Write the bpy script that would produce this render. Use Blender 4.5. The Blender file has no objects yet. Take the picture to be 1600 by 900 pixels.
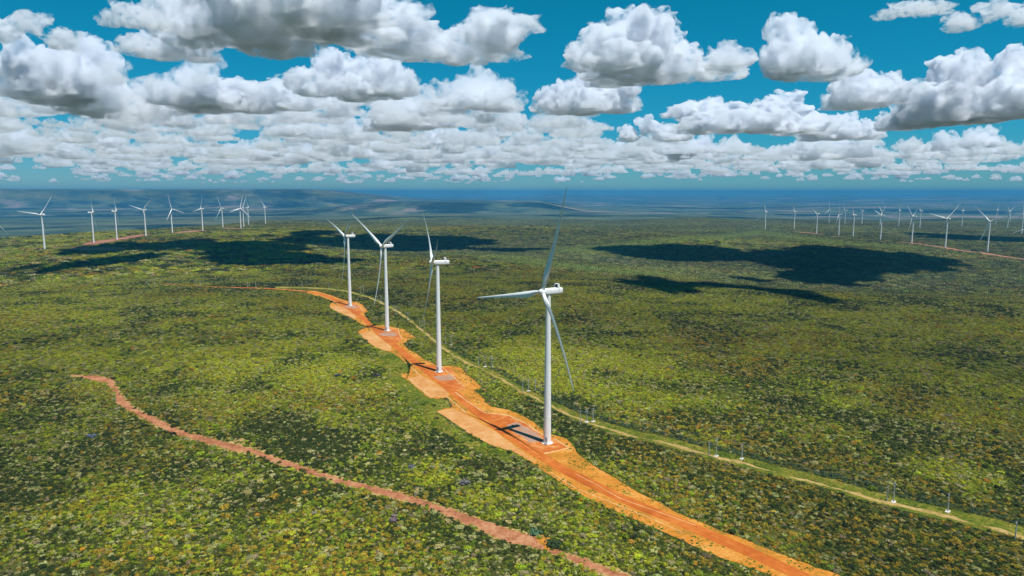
import bpy, bmesh, math, random
import numpy as np
from mathutils import Vector, Matrix
from mathutils.geometry import tessellate_polygon

S = bpy.context.scene
COL = S.collection
D = bpy.data
PI = math.pi
# ---------------------------------------------------------------- camera, sky, sun, exposure
FPX = 1067.0
PITCH = math.atan(150 / FPX)
EYE = 129.0
cam = D.cameras.new('camera'); cam_o = D.objects.new('camera', cam); COL.objects.link(cam_o); S.camera = cam_o
cam.sensor_width = 36; cam.lens = 36 * FPX / 1600; cam.clip_start = 1; cam.clip_end = 3e5
cam_o.location = (0, 0, EYE); cam_o.rotation_euler = (PI / 2 - PITCH, 0, 0)

SUN = Vector((21, -22, 79)).normalized()
w = D.worlds.new('World'); S.world = w; w.use_nodes = True
nt = w.node_tree; bg = nt.nodes['Background']
sk = nt.nodes.new('ShaderNodeTexSky'); sk.sky_type = 'NISHITA'; sk.sun_disc = False
sk.sun_elevation = math.asin(SUN.z); sk.sun_rotation = math.atan2(SUN.x, SUN.y)
sk.altitude = 800; sk.air_density = 1.0; sk.dust_density = 0.3; sk.ozone_density = 3.0
# the deep teal of this sky: the same sky model with its red and green response steepened
def wmath(op, x, y):
    q = nt.nodes.new('ShaderNodeMath'); q.operation = op
    for i_, v_ in enumerate((x, y)):
        if isinstance(v_, (int, float)): q.inputs[i_].default_value = v_
        else: nt.links.new(v_, q.inputs[i_])
    return q.outputs[0]
sep = nt.nodes.new('ShaderNodeSeparateColor'); cmb = nt.nodes.new('ShaderNodeCombineColor'); nt.links.new(sk.outputs[0], sep.inputs[0])
nt.links.new(wmath('MINIMUM', wmath('MULTIPLY', wmath('POWER', sep.outputs[0], 3.0), .0085), wmath('MULTIPLY', sep.outputs[0], .6)), cmb.inputs[0])
nt.links.new(wmath('MULTIPLY', wmath('POWER', sep.outputs[1], .74), 1.47), cmb.inputs[1])
nt.links.new(wmath('MULTIPLY', sep.outputs[2], 1.22), cmb.inputs[2]); nt.links.new(cmb.outputs[0], bg.inputs[0])
bg.inputs[1].default_value = 0.052
sl = D.lights.new('sun', 'SUN'); sl.energy = 5.0; sl.angle = math.radians(0.5); sl.color = (1, 0.965, 0.91)
so = D.objects.new('sun', sl); COL.objects.link(so); so.rotation_euler = SUN.to_track_quat('Z', 'Y').to_euler(); so.location = (0, 0, 400)
S.view_settings.view_transform = 'Standard'; S.view_settings.look = 'None'
S.view_settings.exposure = 0.36; S.view_settings.gamma = 1.0
S.cycles.max_bounces = 12; S.cycles.volume_bounces = 9; S.cycles.diffuse_bounces = 3; S.cycles.glossy_bounces = 2
S.cycles.transparent_max_bounces = 24; S.cycles.volume_step_rate = 1.2; S.cycles.volume_max_steps = 512
S.cycles.caustics_reflective = False; S.cycles.caustics_refractive = False
HAZE_DENSITY = 6.0e-5
HAZE_COLOR = (0.07, 0.34, 0.65)

# ---------------------------------------------------------------- helpers
def tag(o, label=None, cat=None, group=None, kind=None):
    if label: o['label'] = label
    if cat: o['category'] = cat
    if group: o['group'] = group
    if kind: o['kind'] = kind
    return o

def link(name, me, parent=None, loc=None, rot=None):
    o = D.objects.new(name, me); COL.objects.link(o)
    if parent: o.parent = parent
    if loc is not None: o.location = loc
    if rot is not None: o.rotation_euler = rot
    return o

def mesh(name, V, Fc, mat, smooth=False):
    me = D.meshes.new(name); me.from_pydata([tuple(map(float, v)) for v in V], [], [tuple(map(int, f)) for f in Fc]); me.update()
    if mat: me.materials.append(mat)
    if smooth: me.polygons.foreach_set('use_smooth', [True] * len(me.polygons))
    return me

def mesh_np(name, V, Q, mat, smooth=False):
    """fast mesh from numpy: V (n,3), Q (m,k)"""
    me = D.meshes.new(name); n, k = Q.shape
    me.vertices.add(len(V)); me.vertices.foreach_set('co', V.astype('f').ravel())
    me.loops.add(n * k); me.loops.foreach_set('vertex_index', Q.astype('i').ravel())
    me.polygons.add(n); me.polygons.foreach_set('loop_start', (np.arange(n) * k).astype('i'))
    me.polygons.foreach_set('loop_total', np.full(n, k, 'i'))
    if smooth: me.polygons.foreach_set('use_smooth', np.ones(n, bool))
    me.update(calc_edges=True)
    if mat: me.materials.append(mat)
    return me

class MB:
    def __init__(s): s.V = []; s.F = []
    def add(s, V, F):
        k = len(s.V); s.V += [tuple(v) for v in V]; s.F += [tuple(i + k for i in f) for f in F]
    def lathe(s, prof, n=24, M=None, cap=True):
        V = []; F = []
        for r, z in prof:
            for j in range(n):
                a = 2 * PI * j / n; V.append(Vector((r * math.cos(a), r * math.sin(a), z)))
        for i in range(len(prof) - 1):
            for j in range(n):
                F.append((i * n + j, i * n + (j + 1) % n, (i + 1) * n + (j + 1) % n, (i + 1) * n + j))
        if cap: F.append(tuple(range(n - 1, -1, -1))); F.append(tuple((len(prof) - 1) * n + j for j in range(n)))
        if M: V = [M @ v for v in V]
        s.add(V, F)
    def box(s, c, d, M=None):
        V = [Vector((c[0] + sx * d[0] / 2, c[1] + sy * d[1] / 2, c[2] + sz * d[2] / 2)) for sx in (-1, 1) for sy in (-1, 1) for sz in (-1, 1)]
        if M: V = [M @ v for v in V]
        s.add(V, [(0, 1, 3, 2), (4, 6, 7, 5), (0, 4, 5, 1), (2, 3, 7, 6), (0, 2, 6, 4), (1, 5, 7, 3)])
    def loft(s, rings, cap=True):
        n = len(rings[0]); V = [v for r in rings for v in r]; F = []
        for i in range(len(rings) - 1):
            for j in range(n): F.append((i * n + j, i * n + (j + 1) % n, (i + 1) * n + (j + 1) % n, (i + 1) * n + j))
        if cap: F.append(tuple(range(n - 1, -1, -1))); F.append(tuple((len(rings) - 1) * n + j for j in range(n)))
        s.add(V, F)
    def mesh(s, name, mat, smooth=False):
        me = mesh(name, s.V, s.F, mat)
        bm = bmesh.new(); bm.from_mesh(me); bmesh.ops.recalc_face_normals(bm, faces=bm.faces)
        bm.to_mesh(me); bm.free()
        if smooth:
            me.polygons.foreach_set('use_smooth', [True] * len(me.polygons)); me.update()
            me.set_sharp_from_angle(angle=math.radians(35))
        return me

# picture ray -> world (used only to lay the place out from the survey of the photograph)
cP, sP = math.cos(PITCH), math.sin(PITCH)
def pray(px, py):
    x = (px - 800) / FPX; y = (py - 450) / FPX
    return np.array([x, cP - y * sP, -sP - y * cP])
def g0(px, py, z=0.0):
    r = pray(px, py); t = (z - EYE) / r[2]; return np.array([r[0] * t, r[1] * t])
def gpoly(pts): return np.array([g0(*p) for p in pts])

# value noise
class VN:
    def __init__(s, seed): s.g = np.random.default_rng(seed).random((256, 256))
    def __call__(s, x, y):
        xi = np.floor(x).astype(int); yi = np.floor(y).astype(int); fx = x - xi; fy = y - yi
        fx = fx * fx * (3 - 2 * fx); fy = fy * fy * (3 - 2 * fy)
        a = s.g[xi % 256, yi % 256]; b = s.g[(xi + 1) % 256, yi % 256]; c = s.g[xi % 256, (yi + 1) % 256]; d = s.g[(xi + 1) % 256, (yi + 1) % 256]
        return (a * (1 - fx) + b * fx) * (1 - fy) + (c * (1 - fx) + d * fx) * fy
vn = [VN(i) for i in range(8)]
def fbm(x, y, scale, oct=4, k=0):
    v = 0; a = 1; t = 0
    for i in range(oct):
        v = v + a * vn[(i + k) % 8](x / scale * 2 ** i + 37.2 * i, y / scale * 2 ** i + 11.7 * i); t += a; a *= .5
    return v / t
def sstep(a, b, x):
    t = np.clip((x - a) / (b - a), 0, 1); return t * t * (3 - 2 * t)

# ---------------------------------------------------------------- turbine survey: x, y, z, yaw of rotor axis, rotor phase
NEAR = [(18.3, 340.1, 0, 236.0, 100.3), (-52.9, 482.1, 0, 256.3, 51.1), (-117.2, 629.7, 0, 226.3, 59.1), (-185.9, 773.9, 0, 237.3, 71.9)]
LEFT = [(-1020, 1345, 0, 282, 10),
(-1075.7, 1569.5, -0.9, 282.0, 40.0), (-1101.1, 1797.9, -5, 54.0, 85.0), (-1113.7, 1926.5, -3, 54.0, 80.0), (-1140.2, 2129.5, -3, 198.0, 75.0),
(-1153.9, 2324.3, -7.9, 102.0, 15.0), (-1130.4, 2502.1, -10.1, 270.0, 20.0), (-1179.8, 2794.6, -17.8, 282.0, 95.0), (-1103.9, 2788.1, -16.8, 126.0, 105.0),
(-1121.2, 2863.0, -16.4, 312.0, 20.0), (-1200.1, 3121.2, -21.2, 54.0, 80.0), (-1174.4, 3264.6, -28.1, 24.0, 80.0)]
RIGHT = [(1232, 1600, -26, 240, 115), (1136.9, 3074.9, -34, 240.0, 15.0), (1289.1, 3128.4, -44, 264.0, 25.0), (1194.7, 2684.2, -35.2, 264.0, 60.0),
(1224.4, 2563.3, -36, 300.0, 100.0), (1240.9, 2487.7, -35.0, 264.0, 20.0), (1187.4, 2201.9, -23.2, 318.0, 50.0), (1210.1, 2066.7, -21.6, 318.0, 65.0),
(1198.9, 1887.0, -22.8, 348.0, 45.0), (1227.2, 1759.0, -25.5, 240.0, 45.0)]
FARR = [(1963.0, 4244.8, -66, 324.0, 0.0), (1901.8, 3916.1, -57.6, 276.0, 40.0), (1999.4, 3916.1, -55.8, 282.0, 85.0), (2013.0, 3744.1, -47.7, 234.0, 30.0),
(1945.1, 3446.2, -40.0, 246.0, 5.0), (1865.1, 3132.1, -34, 288.0, 40.0), (2262.5, 3446.2, -42, 84.0, 100.0), (2643.0, 3744.1, -51.1, 132.0, 85.0),
(2395.4, 3310.1, -45.7, 144.0, 55.0), (2077.8, 2788.1, -43.0, 54.0, 110.0)]
ANCH = np.array([t[:3] for t in LEFT + RIGHT + FARR])

# ---------------------------------------------------------------- terrain height
E_AZ = np.radians([-180, -50, -40, -34, -28, -24, -20, -10, 0, 10, 20, 27, 37, 60, 180])
E_R = np.array([3000, 2400, 2450, 2600, 2900, 3250, 3600, 1500, 1300, 1600, 3900, 5000, 5600, 5000, 3000.])
E_W = np.array([2500, 900, 800, 800, 900, 1200, 5000, 12000, 13000, 12000, 7000, 5000, 4500, 3000, 2500.])
def height(x, y):
    x = np.asarray(x, float); y = np.asarray(y, float)
    r = np.hypot(x, y); az = np.arctan2(x, y)
    prior = -0.012 * np.clip(r - 900, 0, 6000) + (fbm(x, y, 900, 3, 1) - .5) * 66 * sstep(1050, 1900, r)
    prior = prior - 30 * np.exp(-((x - 560) ** 2 + (y - 1330) ** 2) / (2 * 330. ** 2)) + 20 * np.exp(-((x - 800) ** 2 / 2 / 330. ** 2 + (y - 2050) ** 2 / 2 / 260. ** 2))
    num = prior * .05; den = np.full(x.shape, .05)
    for ax, ay, azz in ANCH:
        ww = np.exp(-((x - ax) ** 2 + (y - ay) ** 2) / (2 * 210. ** 2)); num = num + ww * azz; den = den + ww
    h = num / den
    h = h * sstep(900, 1150, r)
    plain = -200 + (fbm(x, y, 3500, 4, 2) - .5) * 70
    e = np.interp(az, E_AZ, E_R); wd = np.interp(az, E_AZ, E_W)
    edge = e * (1 + .10 * (fbm(x, y, 1300, 3, 5) - .5))
    h = h + (plain - h) * sstep(0, 1, (r - edge) / wd)
    # long mesas and low hills towards the horizon
    azd = np.degrees(az)
    m1 = sstep(16000, 18000, r + 2500 * (fbm(x, y, 5000, 3, 3) - .5)) * (1 - sstep(24000, 30000, r)) * (1 - sstep(-17, -2, azd + 5 * (fbm(x, y, 4000, 2, 6) - .5)))
    h = h + m1 * (400 + 60 * (fbm(x, y, 6000, 4, 4) - .5))
    m2 = sstep(9500, 11000, r + 1800 * (fbm(x, y, 2500, 3, 3) - .5)) * (1 - sstep(13000, 15000, r)) * sstep(-20, -9, azd) * (1 - sstep(3, 9, azd + 6 * (fbm(x, y, 3000, 2, 6) - .5)))
    h = h + m2 * (165 + 60 * (fbm(x, y, 2500, 3, 1) - .5))
    m3 = sstep(20000, 30000, r) * sstep(-12, 5, azd)
    h = h + m3 * 330 * np.clip(fbm(x, y, 7000, 4, 7) - .28, 0, 1)
    return np.minimum(h, 203 - 12 * fbm(x, y, 900, 3, 2))

# ---------------------------------------------------------------- material helpers
def new_mat(name):
    m = D.materials.new(name); m.use_nodes = True; n = m.node_tree.nodes; b = n['Principled BSDF']
    b.inputs['Specular IOR Level'].default_value = .15; b.inputs['Roughness'].default_value = .9
    return m, n, m.node_tree.links, b
def pos(n):
    return n.new('ShaderNodeNewGeometry').outputs['Position']
def noise_n(n, l, vec, scale, detail=4, rough=.55, dist=0):
    t = n.new('ShaderNodeTexNoise'); t.inputs['Scale'].default_value = scale; t.inputs['Detail'].default_value = detail
    t.inputs['Roughness'].default_value = rough; t.inputs['Distortion'].default_value = dist; l.new(vec, t.inputs['Vector']); return t.outputs[0]
def ramp(n, l, fac, stops):
    r = n.new('ShaderNodeValToRGB'); e = r.color_ramp.elements
    while len(e) < len(stops): e.new(.5)
    for i, (p, c) in enumerate(stops): e[i].position = p; e[i].color = (*c, 1)
    l.new(fac, r.inputs[0]); return r.outputs[0]
def mixc(n, l, a, b, fac, mode='MIX'):
    m = n.new('ShaderNodeMix'); m.data_type = 'RGBA'; m.blend_type = mode
    for v, i in ((fac, 0), (a, 6), (b, 7)):
        if isinstance(v, (int, float)): m.inputs[i].default_value = v
        elif isinstance(v, tuple): m.inputs[i].default_value = (*v, 1)
        else: l.new(v, m.inputs[i])
    return m.outputs[2]
def bump(n, l, h, b, strength, dist):
    bp = n.new('ShaderNodeBump'); bp.inputs['Strength'].default_value = strength; bp.inputs['Distance'].default_value = dist
    l.new(h, bp.inputs['Height']); l.new(bp.outputs[0], b.inputs['Normal'])
def maprange(n, l, v, a, b, c, d):
    m = n.new('ShaderNodeMapRange'); l.new(v, m.inputs[0])
    for i, x in enumerate((a, b, c, d)): m.inputs[1 + i].default_value = x
    return m.outputs[0]

def pos_z(n, l, p):
    s_ = n.new('ShaderNodeSeparateXYZ'); l.new(p, s_.inputs[0]); return s_.outputs[2]
def mat_ground():
    m, n, l, b = new_mat('scrubland_ground'); p = pos(n)
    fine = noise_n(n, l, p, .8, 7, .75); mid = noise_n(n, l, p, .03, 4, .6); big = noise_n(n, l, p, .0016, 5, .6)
    c1 = ramp(n, l, fine, [(.34, (.008, .014, .004)), (.47, (.028, .036, .008)), (.55, (.09, .10, .02)), (.66, (.22, .17, .06))])
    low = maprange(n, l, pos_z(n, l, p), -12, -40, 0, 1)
    c2 = ramp(n, l, mid, [(.3, (.022, .034, .009)), (.5, (.06, .07, .016)), (.68, (.17, .13, .05))])
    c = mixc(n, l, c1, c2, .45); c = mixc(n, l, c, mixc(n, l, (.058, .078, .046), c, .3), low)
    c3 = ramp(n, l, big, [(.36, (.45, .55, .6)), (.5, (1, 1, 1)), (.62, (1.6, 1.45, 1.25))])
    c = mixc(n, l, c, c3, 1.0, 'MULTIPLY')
    # far farmland / bare clearings on the low plain
    geo = n.new('ShaderNodeSeparateXYZ'); l.new(p, geo.inputs[0])
    ln = n.new('ShaderNodeVectorMath'); ln.operation = 'LENGTH'; l.new(p, ln.inputs[0])
    far = maprange(n, l, ln.outputs['Value'], 7000, 12000, 0, 1)
    fld = maprange(n, l, noise_n(n, l, p, .0005, 7, .72), .53, .60, 0, 1)
    mm = n.new('ShaderNodeMath'); mm.operation = 'MULTIPLY'; l.new(far, mm.inputs[0]); l.new(fld, mm.inputs[1])
    c = mixc(n, l, c, (.25, .18, .145), mm.outputs[0])
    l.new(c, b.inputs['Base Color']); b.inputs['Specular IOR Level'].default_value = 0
    bump(n, l, noise_n(n, l, p, .12, 6, .65), b, .8, 3.0)
    return m
def mat_soil(name, stops, fs=.5, bs=.06, b_dist=.3, streak=None):
    m, n, l, b = new_mat(name); p = pos(n)
    f = noise_n(n, l, p, fs, 6, .65); g = noise_n(n, l, p, bs, 4, .6)
    mx = n.new('ShaderNodeMath'); mx.operation = 'ADD'; l.new(f, mx.inputs[0]); l.new(g, mx.inputs[1])
    h = n.new('ShaderNodeMath'); h.operation = 'MULTIPLY'; l.new(mx.outputs[0], h.inputs[0]); h.inputs[1].default_value = .5
    c = ramp(n, l, h.outputs[0], stops)
    if streak:
        uv = n.new('ShaderNodeUVMap'); uv.uv_map = 'UVMap'; mp = n.new('ShaderNodeMapping'); mp.inputs['Scale'].default_value = (streak, .02, 1)
        l.new(uv.outputs[0], mp.inputs[0])
        s = noise_n(n, l, mp.outputs[0], 1.0, 4, .6)
        c = mixc(n, l, c, ramp(n, l, s, [(.3, (.72, .70, .70)), (.5, (1, 1, 1)), (.7, (1.22, 1.25, 1.25))]), .8, 'MULTIPLY')
    l.new(c, b.inputs['Base Color']); b.inputs['Specular IOR Level'].default_value = .05
    bump(n, l, noise_n(n, l, p, 1.2, 5, .6), b, .6, b_dist)
    return m
M_ground = mat_ground()
M_soil = mat_soil('orange_sandy_soil', [(.36, (.13, .10, .018)), (.43, (.30, .14, .02)), (.5, (.45, .165, .02)), (.6, (.50, .25, .06))], .7, .08)
M_road = mat_soil('compacted_red_earth', [(.38, (.32, .078, .014)), (.5, (.40, .105, .018)), (.6, (.46, .15, .032))], .25, .05, .1, streak=7)
M_pad = mat_soil('red_earth_pad', [(.38, (.33, .075, .014)), (.5, (.42, .12, .024)), (.6, (.50, .24, .08))], .3, .045, .1)
M_sand = mat_soil('pale_sand_pad', [(.36, (.38, .15, .04)), (.5, (.46, .225, .075)), (.62, (.50, .29, .13))], .3, .06, .1)
M_gravel = mat_soil('grey_crushed_gravel', [(.38, (.38, .125, .04)), (.48, (.31, .18, .12)), (.6, (.34, .23, .18))], .9, .08, .15)
M_track = mat_soil('pink_red_earth_track', [(.38, (.17, .07, .03)), (.48, (.30, .115, .055)), (.6, (.40, .20, .10))], .5, .09, .25, streak=5)
M_farpad = mat_soil('shade_dulled_red_earth', [(.38, (.20, .095, .06)), (.5, (.27, .12, .075)), (.62, (.33, .17, .11))], .02, .01, .3)  # far strips darker and duller: cloud shadow put into the earth colour
M_berm = mat_soil('pale_earth_windrow', [(.3, (.42, .22, .08)), (.6, (.58, .40, .20))], .8, .1)
M_path = mat_soil('sandy_path', [(.36, (.13, .12, .025)), (.46, (.28, .19, .06)), (.6, (.42, .29, .12))], .5, .07)
M_grass = mat_soil('short_green_grass', [(.36, (.025, .045, .006)), (.46, (.07, .10, .010)), (.54, (.15, .145, .018)), (.62, (.28, .20, .06))], .5, .06, .5)

def mat_leaf():
    m, n, l, b = new_mat('shrub_foliage'); p = pos(n)
    a = n.new('ShaderNodeAttribute'); a.attribute_type = 'INSTANCER'; a.attribute_name = 'tint'
    f = noise_n(n, l, p, 1.9, 4, .7)
    v = ramp(n, l, f, [(.33, (.42, .46, .45)), (.5, (1, 1, 1)), (.64, (1.75, 1.65, 1.7))])
    c = mixc(n, l, a.outputs['Color'], v, 1.0, 'MULTIPLY'); l.new(c, b.inputs['Base Color'])
    b.inputs['Specular IOR Level'].default_value = .12; b.inputs['Roughness'].default_value = .75
    return m
M_leaf = mat_leaf()
def mat_paint(name, col, rough=.35, spec=.4, dirt=.06):
    m, n, l, b = new_mat(name); tc = n.new('ShaderNodeTexCoord')
    mp = n.new('ShaderNodeMapping'); mp.inputs['Scale'].default_value = (1, 1, .12); l.new(tc.outputs['Object'], mp.inputs[0])
    f = noise_n(n, l, mp.outputs[0], .9, 5, .6)
    c = ramp(n, l, f, [(.35, tuple(x * (1 - dirt * 2) for x in col)), (.6, col)])
    l.new(c, b.inputs['Base Color']); b.inputs['Roughness'].default_value = rough; b.inputs['Specular IOR Level'].default_value = spec
    return m
M_white = mat_paint('white_turbine_paint', (.86, .86, .85))
M_dark = mat_paint('dark_grille', (.035, .04, .05), .5)
M_door = mat_paint('grey_steel_door', (.30, .31, .32), .5)
M_conc = mat_soil('pale_concrete', [(.35, (.50, .47, .42)), (.6, (.68, .65, .60))], 1.2, .3, .05)
M_pole = mat_soil('concrete_pole', [(.35, (.30, .31, .30)), (.6, (.46, .46, .45))], 1.2, .3, .02)
M_wire = mat_paint('aluminium_wire', (.20, .23, .24), .5)
M_insul = mat_paint('grey_porcelain', (.38, .36, .34), .3)

# ---------------------------------------------------------------- ground sheet (polar grid to the horizon)
def build_ground():
    rings = [0.]; r = 25.
    while r < 46000: rings.append(r); r *= 1.0165
    rings.append(46000.); rings = np.array(rings[1:])
    az = np.concatenate([np.linspace(-46, 46, 461), np.linspace(48, 312, 133)]); az = np.radians(az)
    R, A = np.meshgrid(rings, az, indexing='ij'); X = R * np.sin(A); Y = R * np.cos(A); Z = height(X, Y)
    V = np.stack([X, Y, Z], -1).reshape(-1, 3); nr, na = R.shape
    i = np.arange(nr - 1)[:, None] * na; j = np.arange(na)[None, :]; jn = (j + 1) % na
    Q = np.stack([i + j, i + jn, i + na + jn, i + na + j], -1).reshape(-1, 4)
    V = np.vstack([V, [[0, 0, 0]]])
    me = mesh_np('ground', V, Q[:, ::-1], M_ground, True)
    bm = bmesh.new(); bm.from_mesh(me); bm.verts.ensure_lookup_table(); c = bm.verts[len(V) - 1]
    for k in range(na): bm.faces.new((bm.verts[k], c, bm.verts[(k + 1) % na]))
    bmesh.ops.recalc_face_normals(bm, faces=bm.faces[-na:]); bm.to_mesh(me); bm.free()
    tag(link('ground', me), kind='structure')
build_ground()

# ---------------------------------------------------------------- cleared soil, road, pads, track
rng = np.random.default_rng(5)
def rough_edge(P, step=1.2, amp=.8, seed=0):
    out = []; r = np.random.default_rng(seed); n = len(P)
    for i in range(n):
        a, b = P[i], P[(i + 1) % n]; L = np.linalg.norm(b - a); k = max(1, int(L / step)); d = (b - a) / max(L, 1e-6); nn = np.array([-d[1], d[0]])
        for j in range(k):
            p = a + (b - a) * j / k
            if amp > 0: p = p + nn * amp * ((fbm(np.array([p[0]]), np.array([p[1]]), 5., 3, seed % 5)[0] - .5) * 2.4 + r.normal() * .45)
            out.append(p)
    return np.array(out)
def sheet(name, P, z, mat, amp=.8, seed=0, step=1.2):
    Q = rough_edge(P, step, amp, seed) if amp > 0 else P
    tri = tessellate_polygon([[Vector((p[0], p[1], 0)) for p in Q]])
    me = mesh(name, [(p[0], p[1], z) for p in Q], tri, mat)
    bm = bmesh.new(); bm.from_mesh(me)
    for f in bm.faces:
        if f.normal.z < 0: f.normal_flip()
    bm.to_mesh(me); bm.free()
    return tag(link(name, me), kind='structure')
def resample(P, step):
    P = np.asarray(P, float); L = np.r_[0, np.cumsum(np.linalg.norm(np.diff(P, axis=0), axis=1))]; n = max(2, int(L[-1] / step) + 1); t = np.linspace(0, L[-1], n)
    # Catmull-Rom like smoothing by a light moving average
    Q = np.stack([np.interp(t, L, P[:, k]) for k in range(2)], 1)
    for _ in range(3): Q[1:-1] = (Q[:-2] + 2 * Q[1:-1] + Q[2:]) / 4
    return Q
def ribbon(name, P, width, z, mat, step=3.0, jit=.25, seed=0, drape=False, zoff=0.):
    Q = resample(P, step); T = np.gradient(Q, axis=0); T /= np.linalg.norm(T, axis=1)[:, None]; N = np.stack([-T[:, 1], T[:, 0]], 1)
    r = np.random.default_rng(seed); n = len(Q); cols = 5
    W = np.interp(np.arange(n), np.linspace(0, n - 1, len(np.atleast_1d(width))), np.atleast_1d(width))
    V = []; UV = []
    L = np.r_[0, np.cumsum(np.linalg.norm(np.diff(Q, axis=0), axis=1))]
    eL = np.convolve(r.normal(size=n + 4), np.ones(5) / 5, 'valid')[:n] * jit * 2; eR = np.convolve(r.normal(size=n + 4), np.ones(5) / 5, 'valid')[:n] * jit * 2
    for i in range(n):
        for k in range(cols):
            u = k / (cols - 1); s = (u - .5) * W[i] + (eL[i] * (1 - u) + eR[i] * u)
            p = Q[i] + N[i] * s; V.append((p[0], p[1], z)); UV.append((u, L[i]))
    V = np.array(V)
    if drape: V[:, 2] = height(V[:, 0], V[:, 1]) + zoff
    i = np.arange(n - 1)[:, None] * cols; j = np.arange(cols - 1)[None, :]
    F = np.stack([i + j + 1, i + j, i + cols + j, i + cols + j + 1], -1).reshape(-1, 4)
    me = mesh_np(name, V, F, mat); uv = me.uv_layers.new(name='UVMap'); UVa = np.array(UV)
    uv.data.foreach_set('uv', UVa[F.ravel()].astype('f').ravel())
    return tag(link(name, me), kind='structure')

SOIL1 = [(683,642),(690,648),(703,656),(733,677),(770,697),(800,704),(830,722),(860,743),(890,763),(930,784),(975,804),(1020,824),(1060,842),(1110,864),(1160,883),(1210,900),(1270,925),(1420,990),(1600,1070),
 (1760,1080),(1500,985),(1330,913),(1306,897),(1270,885),(1225,868),(1190,854),(1160,842),(1130,831),(1090,814),(1060,802),(1030,785),(1000,771),(975,756),(950,741),(920,723),(903,709),(897,698),(885,685),(870,681),(850,674),(835,660),(812,647),(795,640),(768,636),(758,628),(752,618),(740,610),(752,606),(744,596),(730,586),(722,575),(705,571),(690,572),
 (676,568),(660,560),(649,551),(638,546),(630,537),(645,528),(652,530),(641,521),(630,514),(614,511),(600,508),(582,509),(574,498),(569,490),(575,486),(566,476),(557,471),(547,472),(533,467),(513,460),(493,454.5),(480,454),
 (480,458.8),(487,460),(504,465),(521,471),(513,478),(522,486),(538,492),(555,500),(571,512),(560,517),(559,521),(572,532),(587,544),(600,547),(611,550),(624,559),(641,573),(640,583),(625,585),(636,594),(668,621),(680,624),(700,622),(706,633),(707,636)]
soilP = gpoly(SOIL1)
sheet('sandy_verge', soilP, .03, M_soil, .45, 1)
ROADPX = [(1760,1100),(1560,1030),(1400,967),(1320,933),(1262,906),(1208,879),(1158,857),(1110,836),(1060,815),(1012,796),(970,778),(935,761),(900,744),(870,728),(845,713),(820,697),(795,680),(770,663),(745,643),(722,624),(704,609),(690,598),(672,583),(655,570),(640,559),(625,546),(610,535),(598,525),(585,513),(572,501),(557,490),(542,479.5),(528,471),(514,464),(498,458.5),(480,456.3)]
roadP = gpoly(ROADPX)
PADS = [  # sheets of compacted earth round each turbine
 ('crane_pad', [(756,645),(795,649),(822,661),(848,679),(868,686),(889,700),(850,709),(835,703),(800,690),(780,668)], M_pad, .05, 0),
 ('laydown_pad', [(683,643),(707,638),(740,654),(775,676),(820,708),(840,724),(800,705),(770,697),(733,677),(703,656)], M_sand, .045, .3),
 ('crane_pad', [(690,573),(705,575),(716,592),(729,606),(710,614),(690,603),(662,583),(664,570)], M_pad, .05, 0),
 ('laydown_pad', [(638,591),(658,587),(676,596),(700,613),(700,620),(673,621.5)], M_sand, .045, 0),
 ('crane_pad', [(583,511),(600,511),(622,514),(628,530),(618,537),(600,530),(590,520)], M_pad, .05, 0),
 ('laydown_pad', [(560,521),(579,517.5),(592,526),(611,541),(611,549),(587,543)], M_sand, .045, 0),
 ('crane_pad', [(534,468),(548,473.5),(557,474),(568,486.5),(563,490),(552,486)], M_pad, .05, 0),
 ('laydown_pad', [(513,478.5),(527,477.5),(545,484),(556,493),(556,499),(539,492),(524,486)], M_sand, .045, 0)]
for i, (nm, pp, mm, z, am) in enumerate(PADS): sheet(nm, gpoly(pp), z, mm, am, i + 3)
for i, pp in enumerate([[(792,666),(806,659),(846,681),(848,690),(828,692)], [(676,588),(704,586),(712,593),(697,596),(684,594)], [(591,521),(612,518),(622,522),(617,526),(600,525)], [(534,479),(552,477),(560,479),(557,482),(545,482)]]):
    sheet('gravel_patch', gpoly(pp), .085, M_gravel, 1.0, i + 20)
ribbon('access_road', roadP, 6.6, .065, M_road, 3.0, .15, 2)

# low windrows of pale earth along the pads and road
def windrow(px, seed, wdt=.9, hgt=.35):
    Q = resample(gpoly(px), 1.5); T = np.gradient(Q, axis=0); T /= np.linalg.norm(T, axis=1)[:, None]; N = np.stack([-T[:, 1], T[:, 0]], 1)
    r = np.random.default_rng(seed); V = []; F = []
    prof = [(-.5, 0), (-.25, .7), (0, 1), (.25, .7), (.5, 0)]
    for i in range(len(Q)):
        ww = wdt * r.uniform(.75, 1.2); hh = hgt * r.uniform(.6, 1.2)
        for a, b in prof:
            p = Q[i] + N[i] * a * ww; V.append((p[0], p[1], .02 + b * hh))
    for i in range(len(Q) - 1):
        for k in range(4): F.append((i * 5 + k, i * 5 + k + 1, (i + 1) * 5 + k + 1, (i + 1) * 5 + k))
    mb = MB(); mb.add(V, F); tag(link('windrow', mb.mesh('windrow', M_berm)), kind='structure')
WR = [[(711.7,613),(730,627),(756.7,645),(776,647),(795,649),(822,662),(848,680)], [(867,686),(878,693),(888,700)], [(888,700),(868,705),(850,709)], [(698,620),(712,631),(728,645)], [(638,591),(655,606),(673,621)],
      [(644,575.5),(651,582),(658,588)], [(690,573),(711,591),(727,606)], [(622,513),(623,520),(628,530)], [(521,471),(528,478)], [(557,473),(568,487)], [(900,741),(933,758),(967,778),(1000,790),(1040,804),(1087,821)],
      [(860,738),(900,763),(940,779),(983,796),(1033,817),(1067,832)]]
for i, p in enumerate(WR): windrow(p, i, .9 if i < 10 else .45, .3 if i < 10 else .14)

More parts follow.
